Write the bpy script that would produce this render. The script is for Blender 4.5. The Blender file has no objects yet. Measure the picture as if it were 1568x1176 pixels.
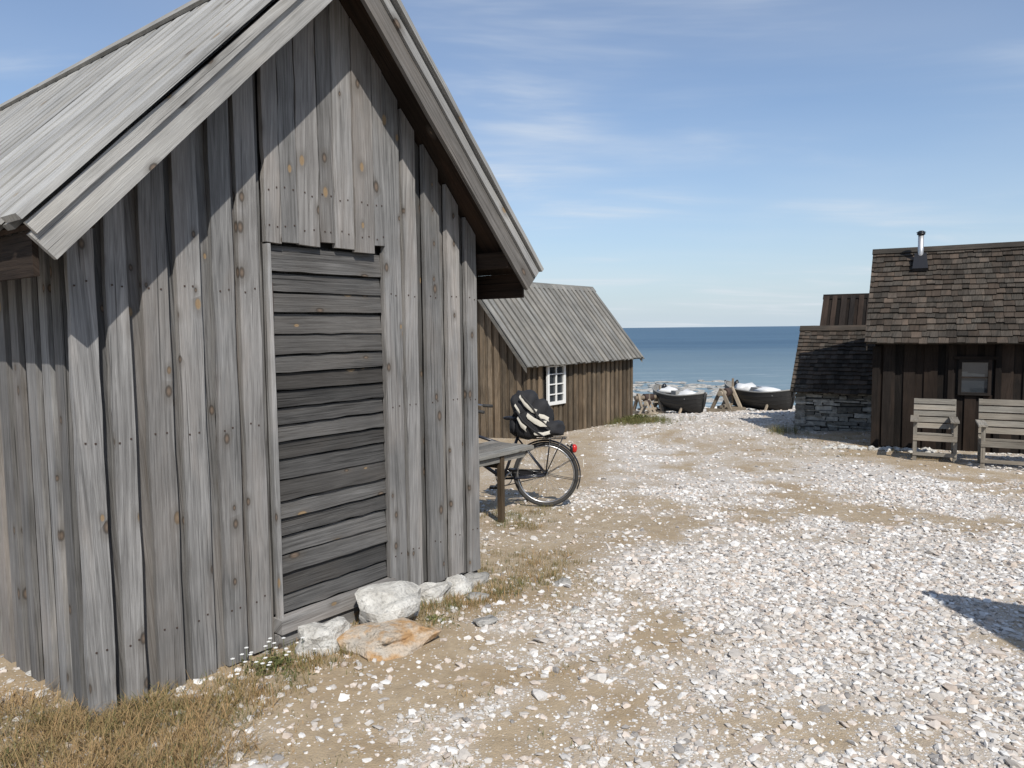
import bpy, math, random
import numpy as np
from mathutils import Vector, Matrix, noise
random.seed(7); rs=np.random.RandomState(11)
scene=bpy.context.scene
V=Vector
# ------------------------------------------------------------------ materials
class NT:
    def __init__(s,name):
        s.m=bpy.data.materials.new(name); s.m.use_nodes=True
        s.t=s.m.node_tree; s.b=s.t.nodes['Principled BSDF']
    def n(s,typ,**k):
        nd=s.t.nodes.new(typ)
        for a,b in k.items(): setattr(nd,a,b)
        return nd
    def l(s,a,b): s.t.links.new(a,b)
    def setin(s,nd,key,val):
        if isinstance(val,bpy.types.NodeSocket): s.l(val,nd.inputs[key])
        else: nd.inputs[key].default_value=val
    def mapping(s,vec,scale,loc=(0,0,0),rot=(0,0,0)):
        m=s.n('ShaderNodeMapping'); s.l(vec,m.inputs['Vector'])
        m.inputs['Scale'].default_value=scale; m.inputs['Location'].default_value=loc; m.inputs['Rotation'].default_value=rot
        return m.outputs[0]
    def noise(s,vec,scale,detail=4,rough=.55,dist=0,dim='3D'):
        m=s.n('ShaderNodeTexNoise',noise_dimensions=dim); s.l(vec,m.inputs['Vector'])
        m.inputs['Scale'].default_value=scale; m.inputs['Detail'].default_value=detail
        m.inputs['Roughness'].default_value=rough; m.inputs['Distortion'].default_value=dist
        return m.outputs['Fac']
    def vor(s,vec,scale,feature='F1',dim='3D'):
        m=s.n('ShaderNodeTexVoronoi',feature=feature,voronoi_dimensions=dim); s.l(vec,m.inputs['Vector']); m.inputs['Scale'].default_value=scale
        return m
    def math(s,op,a,b=0.0,c=0.0,clamp=False):
        m=s.n('ShaderNodeMath',operation=op); m.use_clamp=clamp
        s.setin(m,0,a); s.setin(m,1,b); s.setin(m,2,c); return m.outputs[0]
    def rng(s,v,a,b,c=0.0,d=1.0):
        m=s.n('ShaderNodeMapRange'); s.setin(m,0,v); m.inputs[1].default_value=a; m.inputs[2].default_value=b
        m.inputs[3].default_value=c; m.inputs[4].default_value=d; return m.outputs[0]
    def mix(s,f,a,b,blend='MIX'):
        m=s.n('ShaderNodeMix',data_type='RGBA',blend_type=blend)
        s.setin(m,0,f)
        for i,x in ((6,a),(7,b)):
            if isinstance(x,bpy.types.NodeSocket): s.l(x,m.inputs[i])
            else: m.inputs[i].default_value=(*x,1)
        return m.outputs[2]
    def grey(s,k):
        cc=s.n('ShaderNodeCombineColor'); [s.l(k,cc.inputs[i]) for i in range(3)]; return cc.outputs[0]
    def bump(s,h,strength,dist=.01,normal=None):
        m=s.n('ShaderNodeBump'); s.l(h,m.inputs['Height']); m.inputs['Strength'].default_value=strength; m.inputs['Distance'].default_value=dist
        return m.outputs[0]
    def out(s,col,rough=.8,bump=None,spec=.3):
        s.setin(s.b,'Base Color',col if isinstance(col,bpy.types.NodeSocket) else (*col,1))
        s.setin(s.b,'Roughness',rough); s.b.inputs['Specular IOR Level'].default_value=spec
        if bump: s.l(bump,s.b.inputs['Normal'])
        return s.m
    def uv(s): return s.n('ShaderNodeUVMap',uv_map='UVMap').outputs[0]
    def rnd(s): return s.n('ShaderNodeAttribute',attribute_name='rnd').outputs['Fac']
    def obj(s): return s.n('ShaderNodeTexCoord').outputs['Object']
    def white(s,v):
        m=s.n('ShaderNodeTexWhiteNoise',noise_dimensions='1D'); s.setin(m,'W',v); return m.outputs['Value']

def wood(name,dark,light,brown=(.17,.11,.07),brownamt=.25,knots=.5,var=(.7,1.2),bs=.6,rough=.88,spec=.12,crack=.4):
    t=NT(name); uv=t.uv(); r=t.rnd()
    g1=t.noise(t.mapping(uv,(170,4.5,1)),1,3,.65,.8,'2D')
    g2=t.noise(t.mapping(uv,(30,1.1,1)),1,3,.6,2.0,'2D')
    g3=t.noise(t.mapping(uv,(5,1.3,1)),1,3,.6,.4,'2D')
    g4=t.noise(t.obj(),1.6,3,.6)
    v=t.math('ADD',t.math('MULTIPLY',g1,.45),t.math('MULTIPLY',g2,.55))
    f=t.rng(v,.30,.66)
    col=t.mix(f,dark,light)
    col=t.mix(t.math('MULTIPLY',t.rng(g3,.48,.70),brownamt*1.3,clamp=True),col,brown)
    r2=t.white(r)
    col=t.mix(t.math('MULTIPLY',t.math('POWER',r2,2.0),brownamt*1.8,clamp=True),col,brown)
    k=t.math('MULTIPLY',t.rng(r,0,1,*var),t.rng(g3,.3,.7,.84,1.14))
    k=t.math('MULTIPLY',k,t.rng(g4,.35,.65,.84,1.14))
    cr=t.noise(t.mapping(uv,(110,.8,1),(3,5,0)),1,1,.5,.3,'2D')
    crk=t.rng(cr,.22,.27,crack,1)
    k=t.math('MULTIPLY',k,crk)
    col=t.mix(1.0,col,t.grey(k),'MULTIPLY')
    h=t.math('ADD',g1,t.math('MULTIPLY',crk,.8))
    if knots>0:
        vv=t.vor(t.mapping(uv,(9,5.0,1)),1,dim='2D')
        sp=t.n('ShaderNodeSeparateColor'); t.l(vv.outputs['Color'],sp.inputs[0])
        sel=t.math('GREATER_THAN',sp.outputs[0],1-knots)
        rad=t.rng(sp.outputs[1],0,1,.06,.15)
        d=t.math('DIVIDE',t.math('ADD',vv.outputs['Distance'],t.math('MULTIPLY',t.math('SUBTRACT',g3,.5),.10)),rad)
        kn=t.math('MULTIPLY',t.rng(d,.75,1.15,1,0),sel)
        kc=t.mix(t.rng(d,.2,1.0),(.16,.12,.09),(.03,.027,.024))
        kc=t.mix(t.rng(sp.outputs[2],.75,.8),kc,(.25,.175,.10))
        halo=t.math('MULTIPLY',t.rng(d,1.0,2.8,.5,0),sel)
        col=t.mix(halo,col,(.10,.088,.075))
        col=t.mix(t.math('MULTIPLY',kn,.9),col,kc)
        h=t.math('ADD',h,t.math('MULTIPLY',kn,-.5))
    return t.out(col,rough,t.bump(h,bs,.004),spec)

M={}
M['wall']=wood('weathered_grey_boards',(.100,.098,.095),(.275,.270,.262),brown=(.19,.155,.125),brownamt=.20,knots=.30,var=(.42,1.22),bs=.6)
M['door']=wood('weathered_door_planks',(.040,.039,.038),(.125,.122,.118),brown=(.09,.078,.066),brownamt=.22,knots=.14,var=(.55,1.3),bs=.9)
M['roofgrey']=wood('weathered_roof_boards',(.23,.227,.216),(.41,.405,.388),brown=(.27,.245,.2),brownamt=.18,knots=.08,var=(.55,1.12),bs=.4)
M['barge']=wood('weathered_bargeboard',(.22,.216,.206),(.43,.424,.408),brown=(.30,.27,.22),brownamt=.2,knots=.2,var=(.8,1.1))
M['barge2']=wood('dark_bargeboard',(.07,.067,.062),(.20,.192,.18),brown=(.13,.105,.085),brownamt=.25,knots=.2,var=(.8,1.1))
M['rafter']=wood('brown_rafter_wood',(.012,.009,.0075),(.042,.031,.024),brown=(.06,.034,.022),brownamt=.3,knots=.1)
M['brown']=wood('brown_tarred_boards',(.045,.034,.024),(.18,.145,.105),brown=(.15,.105,.065),brownamt=.32,knots=0,var=(.4,1.4))
M['roofgrey2']=wood('grey_roof_boards',(.13,.127,.118),(.25,.246,.228),brown=(.19,.165,.13),brownamt=.2,knots=0,var=(.62,1.15),bs=.4)
M['black']=wood('black_tarred_boards',(.005,.0047,.0045),(.022,.019,.017),brown=(.032,.021,.015),brownamt=.3,knots=0,var=(.5,1.6))
M['shingle']=wood('dark_shingles',(.022,.020,.017),(.076,.067,.056),brown=(.080,.057,.042),brownamt=.3,knots=0,var=(.55,1.3))
M['chair']=wood('weathered_chair_wood',(.13,.118,.10),(.31,.29,.25),brown=(.24,.195,.145),brownamt=.25,knots=.0,var=(.7,1.15))
M['table']=wood('grey_table_wood',(.10,.10,.09),(.26,.255,.235),brownamt=.15,knots=.1)
M['cradle']=wood('sunbleached_timber',(.20,.165,.12),(.39,.34,.27),brownamt=.2,knots=0)
def simple(name,col,rough=.6,metal=0,spec=.4,var=.15,scale=30,bs=.15):
    t=NT(name); o=t.obj(); n=t.noise(o,scale,2)
    c2=tuple(min(1,c*(1-var)) for c in col); c3=tuple(min(1,c*(1+var)) for c in col)
    m=t.out(t.mix(n,c2,c3),rough,t.bump(n,bs,.003),spec); t.b.inputs['Metallic'].default_value=metal
    return m
M['dark']=simple('dark_interior',(.012,.011,.01))
M['rubber']=simple('tyre_rubber',(.035,.034,.033),.8)
M['fender']=simple('black_paint',(.015,.015,.017),.3)
M['frame']=simple('dark_frame_paint',(.02,.022,.03),.3)
M['steel']=simple('bare_steel',(.45,.45,.45),.35,1)
M['galv']=simple('galvanised_steel',(.5,.5,.5),.45,.8)
M['red']=simple('red_lens',(.45,.02,.015),.25)
M['bagblack']=simple('black_fabric',(.016,.016,.018),.8,bs=.5)
M['bagwhite']=simple('cream_fabric',(.55,.52,.45),.8)
M['white']=simple('white_paint',(.68,.68,.66),.5,var=.08)
M['glass']=simple('window_glass',(.03,.035,.04),.08,spec=.8,var=.1,scale=2,bs=.02)
M['tar']=simple('tarred_hull',(.020,.019,.018),.55)
M['inner']=simple('grey_boat_interior',(.24,.235,.22),.7)
M['rust']=simple('rusted_iron',(.05,.032,.025),.8)
M['tarp']=simple('pale_tarpaulin',(.62,.62,.61),.6)
def rockmat(name,a,b,c=None,sc=3):
    t=NT(name); o=t.obj(); n=t.noise(o,sc*2,5,.6); n2=t.noise(o,sc*14,4,.7)
    f=t.rng(n,.35,.65); col=t.mix(f,a,b)
    if c: col=t.mix(t.rng(t.noise(t.mapping(o,(1,1,1),(5,5,5)),sc*3,5,.6),.48,.64),col,c)
    col=t.mix(1,col,t.grey(t.rng(n2,.3,.5,.6,1.0)),'MULTIPLY')
    return t.out(col,.9,t.bump(t.math('ADD',n,n2),.9,.02),.2)
M['rock']=rockmat('limestone_rock',(.44,.42,.38),(.66,.645,.60),sc=4)
M['rocko']=rockmat('lichen_rock',(.48,.435,.37),(.52,.41,.30),(.45,.28,.14),sc=4)
M['rockg']=rockmat('grey_rock',(.22,.215,.20),(.42,.405,.375),sc=3)
def stonewall():
    t=NT('dry_stone'); r=t.rnd(); o=t.obj(); n=t.noise(o,12,4,.6)
    col=t.mix(r,(.12,.115,.10),(.46,.44,.39))
    return t.out(t.mix(1,col,t.grey(t.rng(n,.3,.7,.5,1.15)),'MULTIPLY'),.9,t.bump(n,.9,.03),.2)
M['stone']=stonewall()
def pebmat():
    t=NT('limestone_gravel'); r=t.rnd(); o=t.obj(); n=t.noise(o,60,2,.6)
    col=t.mix(t.rng(r,0,1),(.41,.375,.335),(.70,.685,.655))
    r2=t.white(r); col=t.mix(t.math('GREATER_THAN',r2,.94),col,(.26,.245,.23))
    col=t.mix(t.math('MULTIPLY',t.math('GREATER_THAN',t.white(t.math('ADD',r,3.3)),.72),.5),col,(.50,.39,.30))
    return t.out(t.mix(1,col,t.grey(t.rng(n,.3,.7,.88,1.05)),'MULTIPLY'),.9,None,.2)
M['peb']=pebmat()
def grassmat(name,a,b):
    t=NT(name); r=t.rnd(); return t.out(t.mix(r,a,b),.7,None,.2)
M['grass']=grassmat('dry_grass_blades',(.085,.105,.035),(.33,.215,.105))
M['weed']=grassmat('olive_weeds',(.07,.085,.03),(.20,.20,.08))
M['petal']=simple('white_petals',(.75,.75,.72))

# ------------------------------------------------------------------ mesh builder
class MB:
    def __init__(s): s.v=[];s.f=[];s.uv=[];s.r=[];s.m=[];s.sm=[]
    def face(s,idx,uvs,r,m,sm=False):
        s.f.append(idx); s.uv+=uvs; s.r.append(r); s.m.append(m); s.sm.append(sm)
    def prism(s,P,T,n=1,jit=0,m=0,r=None):
        P=[V(p) for p in P]; T=V(T)
        r=random.random() if r is None else r
        ld=((P[3]-P[0])+(P[2]-P[1])); ld.normalize()
        wd=(P[1]-P[0]); wd=wd.normalized(); td=T.normalized() if T.length>0 else V((0,0,1))
        ou,ov=random.uniform(0,40),random.uniform(0,40); o=P[0]
        base=len(s.v); ph=random.uniform(0,100)
        def uv(i): 
            p=s.v[i]-o; return (p.dot(wd)+p.dot(td)*1.01+ou,p.dot(ld)+ov)
        for i in range(n+1):
            k=i/n; a=P[0].lerp(P[3],k); b=P[1].lerp(P[2],k)
            if jit and 0<=i<=n:
                a=a+wd*jit*noise.noise(V((ph,i*.9,0)))*2; b=b+wd*jit*noise.noise(V((ph+9,i*.9,5)))*2
            bow=td*(jit*.6*noise.noise(V((ph+30,i*.7,1)))) if jit else V((0,0,0))
            s.v+=[a,b,b+T+bow,a+T+bow]
        def q(a,b,c,d): s.face([a,b,c,d],[uv(a),uv(b),uv(c),uv(d)],r,m)
        for i in range(n):
            A=base+4*i;B=A+4
            q(A,B,B+1,A+1); q(A+1,B+1,B+2,A+2); q(A+2,B+2,B+3,A+3); q(A+3,B+3,B,A)
        q(base,base+1,base+2,base+3); E=base+4*n; q(E,E+3,E+2,E+1)
    def box(s,a,b,m=0,r=None,jit=0,axis=None):
        a=V(a);b=V(b); d=b-a; ax=[0,1,2]
        L=axis if axis is not None else max(ax,key=lambda i:abs(d[i])); ax.remove(L); w,t=ax
        e=lambda i:V([d[j] if j==i else 0 for j in range(3)])
        s.prism([a,a+e(w),a+e(w)+e(L),a+e(L)],e(t),3 if jit else 1,jit,m,r)
    def beam(s,p,q,w,h,m=0,up=(0,0,1),r=None):
        p=V(p);q=V(q); d=(q-p).normalized(); up=V(up); sd=d.cross(up)
        if sd.length<.01: sd=d.cross(V((1,0,0)))
        sd.normalize(); u=sd.cross(d).normalized()
        a=p-sd*w/2-u*h/2; s.prism([a,a+sd*w,a+sd*w+(q-p),a+(q-p)],u*h,1,0,m,r)
    def tube(s,pts,rad,m=0,seg=8,closed=False,sm=True,r=None):
        pts=[V(p) for p in pts]; n=len(pts); r=random.random() if r is None else r
        base=len(s.v); prev=None
        rads=rad if isinstance(rad,(list,tuple)) else [rad]*n
        for i,p in enumerate(pts):
            if closed: d=(pts[(i+1)%n]-pts[i-1])
            else: d=pts[min(i+1,n-1)]-pts[max(i-1,0)]
            d.normalize()
            if prev is None:
                x=d.cross(V((0,0,1))); 
                if x.length<.05: x=d.cross(V((0,1,0)))
            else: x=prev-d*prev.dot(d)
            x.normalize(); prev=x; y=d.cross(x)
            for j in range(seg):
                an=2*math.pi*j/seg; s.v.append(p+(x*math.cos(an)+y*math.sin(an))*rads[i])
        N=n if closed else n-1
        for i in range(N):
            for j in range(seg):
                a=base+i*seg+j; b=base+i*seg+(j+1)%seg; c=base+((i+1)%n)*seg+(j+1)%seg; d=base+((i+1)%n)*seg+j
                s.face([a,b,c,d],[(j/seg,i*.1),((j+1)/seg,i*.1),((j+1)/seg,i*.1+.1),(j/seg,i*.1+.1)],r,m,sm)
        if not closed:
            s.face([base+j for j in range(seg)][::-1],[(0,0)]*seg,r,m); s.face([base+(n-1)*seg+j for j in range(seg)],[(0,0)]*seg,r,m)
    def blob(s,c,rad,m=0,sub=2,rough=.15,seed=0,sm=True,power=1.0,rot=0,r=None,freq=1.5):
        import bmesh
        bm=bmesh.new(); bmesh.ops.create_icosphere(bm,subdivisions=sub,radius=1)
        base=len(s.v); rad=V(rad); c=V(c); R=Matrix.Rotation(rot,3,'Z'); r=random.random() if r is None else r
        for v in bm.verts:
            p=v.co.copy()
            if power!=1: p=V([math.copysign(abs(k)**power,k) for k in p])
            k=1+rough*(noise.noise(v.co*freq+V((seed*7.1,seed*3.3,0)))*1.6+.5*noise.noise(v.co*freq*2.3+V((seed,9,seed))))
            p=p*k; p=V((p.x*rad.x,p.y*rad.y,p.z*rad.z)); s.v.append(c+R@p)
        for f in bm.faces: s.face([base+v.index for v in f.verts],[(v.co.x,v.co.z) for v in f.verts],r,m,sm)
        bm.free()
    def build(s,name,mats,parent=None,mw=None):
        me=bpy.data.meshes.new(name); me.from_pydata([tuple(v) for v in s.v],[],s.f)
        for m in mats: me.materials.append(M[m])
        uvl=me.uv_layers.new(name='UVMap'); uvl.data.foreach_set('uv',np.array(s.uv,dtype=np.float32).ravel())
        at=me.attributes.new('rnd','FLOAT','FACE'); at.data.foreach_set('value',np.array(s.r,dtype=np.float32))
        me.polygons.foreach_set('material_index',s.m); me.polygons.foreach_set('use_smooth',s.sm)
        me.update()
        o=bpy.data.objects.new(name,me); scene.collection.objects.link(o)
        import bmesh
        bm=bmesh.new(); bm.from_mesh(me); bmesh.ops.recalc_face_normals(bm,faces=bm.faces); bm.to_mesh(me); bm.free()
        if parent: o.parent=parent
        return o
def empty(name,loc=(0,0,0),xdir=(1,0)):
    e=bpy.data.objects.new(name,None); scene.collection.objects.link(e); e.location=loc; e.rotation_euler=(0,0,math.atan2(xdir[1],xdir[0])); e.empty_display_size=.3
    return e

# ------------------------------------------------------------------ terrain height
YP=np.array([-60,4.0,5,7.65,10.5,12.2,15,19.4,24,27,31,36,60,9000.]); ZP=np.array([.15,0,-.07,-.28,-.45,-.50,-.62,-.86,-1.30,-1.56,-1.82,-2.2,-4.5,-6])
def Hgt(x,y):
    z=float(np.mean(np.interp([y-.8,y-.4,y,y+.4,y+.8],YP,ZP)))
    w=min(1,max(0,(y-8)/7))*max(0,min(1,(32-y)/8))
    z+=.03*max(-6,min(8,x-2.5))*w
    if y<60: z+=.012*noise.noise(V((x*.9,y*.9,0)))+.03*noise.noise(V((x*.25,y*.25,3)))*(1 if y>6 else .2)
    return z
hA=V((-1.729,2.954,0)); hu=V((.6179,.7863,0)); hw=V((-.7863,.6179,0))
def ss(x,a,b):
    t=min(1,max(0,(x-a)/(b-a))); return t*t*(3-2*t)
def dhut(x,y):
    p=V((x,y,0))-hA; a=p.dot(hu); b=p.dot(hw)
    dx=max(0-a,0,a-2.45); dy=max(-b,0,b-5); return math.hypot(dx,dy),a,b
def dens(x,y):
    """gravel density 0..1"""
    d,a,b=dhut(x,y)
    n=noise.noise(V((x*.75,y*.5,7)))+.7*noise.noise(V((x*1.9,y*1.6,2)))+.5*noise.noise(V((x*5,y*5,4)))
    g=.56+n*1.0
    g+=.22*math.exp(-((x-.55*y+.6)/.9)**2)*(1-ss(y,7,10))
    g+=.14*(1-ss(y,3.0,3.8))*ss(x,-.6,0)
    g*=.10+.90*ss(d+.5*noise.noise(V((x*1.3,y*1.3,1))),.30,1.0)
    lane=ss(x-(.15+.15*(y-4)),-.3,1.2)
    if y>4.0: g*=1-(1-(.22+.78*lane))*ss(y,4.0,4.8)
    g-=.22*math.exp(-((y-7.6)/1.5)**2)*ss(x,.6,1.4)*(.6+noise.noise(V((x*.6,y*.9,12))))
    far=ss(y,14,22); g=g*(1-far)+.75*far
    g*=1-.45*ss(y,9.5,11)*(1-ss(y,14,16))*ss(x,2.5,4)
    return max(0,min(1,g))
def axis(segs):
    out=[]
    for a,b,s in segs: out+=list(np.arange(a,b,s))
    return np.array(out+[segs[-1][1]])
xs=axis([(-8000,-1000,1500),(-1000,-100,150),(-100,-20,10),(-20,-5,.6),(-5,-2.6,.15),(-2.6,5,.06),(5,9,.12),(9,20,.6),(20,100,10),(100,1000,150),(1000,8000,1500)])
ys=axis([(-3000,-200,400),(-200,-20,20),(-20,0,1),(0,1.6,.2),(1.6,7,.06),(7,13,.12),(13,34,.35),(34,60,2),(60,200,20),(200,9000,1100)])
X,Y=np.meshgrid(xs,ys); nx,ny=len(xs),len(ys)
Z=np.zeros_like(X); D=np.zeros_like(X)
for j in range(ny):
    for i in range(nx):
        x,y=X[j,i],Y[j,i]; Z[j,i]=Hgt(x,y); D[j,i]=dens(x,y) if abs(x)<60 and -30<y<60 else .5
me=bpy.data.meshes.new('ground')
co=np.stack([X,Y,Z],-1).reshape(-1,3)
idx=np.arange(nx*ny).reshape(ny,nx)
F=np.stack([idx[:-1,:-1],idx[:-1,1:],idx[1:,1:],idx[1:,:-1]],-1).reshape(-1,4)
me.from_pydata(co.tolist(),[],F.tolist())
at=me.attributes.new('dens','FLOAT','POINT'); at.data.foreach_set('value',D.ravel().astype(np.float32))
me.polygons.foreach_set('use_smooth',[True]*len(F))
def groundmat():
    t=NT('gravel_and_earth'); o=t.obj(); dn=t.n('ShaderNodeAttribute',attribute_name='dens').outputs['Fac']
    nb=t.noise(o,1.3,4,.6); ns=t.noise(o,9,5,.65); nf=t.noise(o,150,2,.6)
    earth=t.mix(t.rng(nb,.35,.65),(.34,.25,.15),(.43,.345,.235))
    earth=t.mix(t.math('MULTIPLY',t.rng(ns,.45,.62),.6),earth,(.26,.195,.12))
    dusty=t.mix(t.rng(ns,.35,.6),(.43,.37,.30),(.56,.505,.435))
    base=t.mix(t.rng(dn,.10,.65),earth,dusty)
    base=t.mix(t.math('MULTIPLY',t.rng(nf,.40,.62),.5),base,t.mix(nb,(.28,.23,.17),(.34,.29,.23)))
    h=None;col=base
    for sc,thr,seed in ((16,.72,3.1),(34,.26,0.0),(80,-.15,8.2)):
        v=t.vor(t.mapping(o,(1,1,1),(seed,seed*2,seed)),sc); sp=t.n('ShaderNodeSeparateColor'); t.l(v.outputs['Color'],sp.inputs[0])
        sel=t.math('GREATER_THAN',t.math('MULTIPLY',dn,1.1),t.math('ADD',sp.outputs[0],thr*.6))
        inn=t.math('LESS_THAN',v.outputs['Distance'],t.rng(sp.outputs[1],0,1,.26,.55))
        msk=t.math('MULTIPLY',sel,inn)
        col=t.mix(msk,col,t.mix(sp.outputs[2],(.46,.415,.365),(.69,.67,.64)))
        hh=t.math('MULTIPLY',t.math('MULTIPLY',msk,t.math('SUBTRACT',.6,v.outputs['Distance'])),14/sc)
        h=hh if h is None else t.math('ADD',h,hh)
    h=t.math('ADD',h,t.math('MULTIPLY',nf,.2)); h=t.math('ADD',h,t.math('MULTIPLY',ns,.5))
    return t.out(col,.95,t.bump(h,.9,.03),.15)
me.materials.append(groundmat()); me.update()
g=bpy.data.objects.new('ground',me); scene.collection.objects.link(g)

# ------------------------------------------------------------------ gravel (one mesh)
import bmesh
def ico(sub):
    bm=bmesh.new(); bmesh.ops.create_icosphere(bm,subdivisions=sub,radius=1)
    v=np.array([x.co[:] for x in bm.verts]); f=np.array([[w.index for w in x.verts] for x in bm.faces]); bm.free(); return v,f
iv,ifc=ico(1)
temps=[]
for k in range(20):
    v=iv*(1+rs.uniform(-.40,.25,(12,1)))+rs.uniform(-.18,.18,(12,3)); v[:,2]*=rs.uniform(.4,.75); v[:,0]*=rs.uniform(.9,1.5); temps.append(v)
temps=np.array(temps)
pts=[]
def scatter(n,y0,y1,x0f,x1f,rmin,rmax,pw=2.2,extra=.03):
    for _ in range(n):
        y=math.sqrt(random.uniform(y0*y0,y1*y1))
        x=random.uniform(x0f,x1f)*y
        d,a,b=dhut(x,y)
        if d<.02: continue
        if random.random()<dens(x,y)**1.6+extra:
            r=rmin+(rmax-rmin)*random.random()**pw
            pts.append((x,y,Hgt(x,y)+r*.15,r))
scatter(70000,1.7,5,-.75,.95,.0035,.023,pw=2.6,extra=.10)
scatter(36000,5,9,-.1,.85,.006,.026,pw=2.2,extra=.05)
scatter(20000,9,18,.0,.8,.010,.033,pw=2)
scatter(6000,18,31,.1,.5,.02,.05)
scatter(1300,1.7,9,-.2,.85,.022,.042,pw=1.5,extra=.06)
pts=np.array(pts); n=len(pts)
ti=rs.randint(0,20,n); vv=temps[ti]
an=rs.uniform(0,2*np.pi,n); tilt=rs.normal(0,.3,n)
ca,sa=np.cos(an),np.sin(an); ct,st=np.cos(tilt),np.sin(tilt)
x,y,z=vv[...,0],vv[...,1],vv[...,2]
y2=y*ct[:,None]-z*st[:,None]; z2=y*st[:,None]+z*ct[:,None]
x3=x*ca[:,None]-y2*sa[:,None]; y3=x*sa[:,None]+y2*ca[:,None]
P=np.stack([x3,y3,z2],-1)*pts[:,3][:,None,None]+pts[:,None,:3]
FF=(ifc[None]+12*np.arange(n)[:,None,None]).reshape(-1,3)
me=bpy.data.meshes.new('gravel')
me.vertices.add(n*12); me.vertices.foreach_set('co',P.reshape(-1).astype(np.float32))
me.loops.add(len(FF)*3); me.loops.foreach_set('vertex_index',FF.reshape(-1).astype(np.int32))
me.polygons.add(len(FF)); me.polygons.foreach_set('loop_start',np.arange(0,len(FF)*3,3,dtype=np.int32))
me.polygons.foreach_set('loop_total',np.full(len(FF),3,dtype=np.int32))
me.polygons.foreach_set('use_smooth',np.zeros(len(FF),dtype=bool))
at=me.attributes.new('rnd','FLOAT','FACE'); at.data.foreach_set('value',np.repeat(rs.uniform(0,1,n),20).astype(np.float32))
me.materials.append(M['peb']); me.update(calc_edges=True); me.validate()
o=bpy.data.objects.new('gravel',me); scene.collection.objects.link(o)

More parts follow.
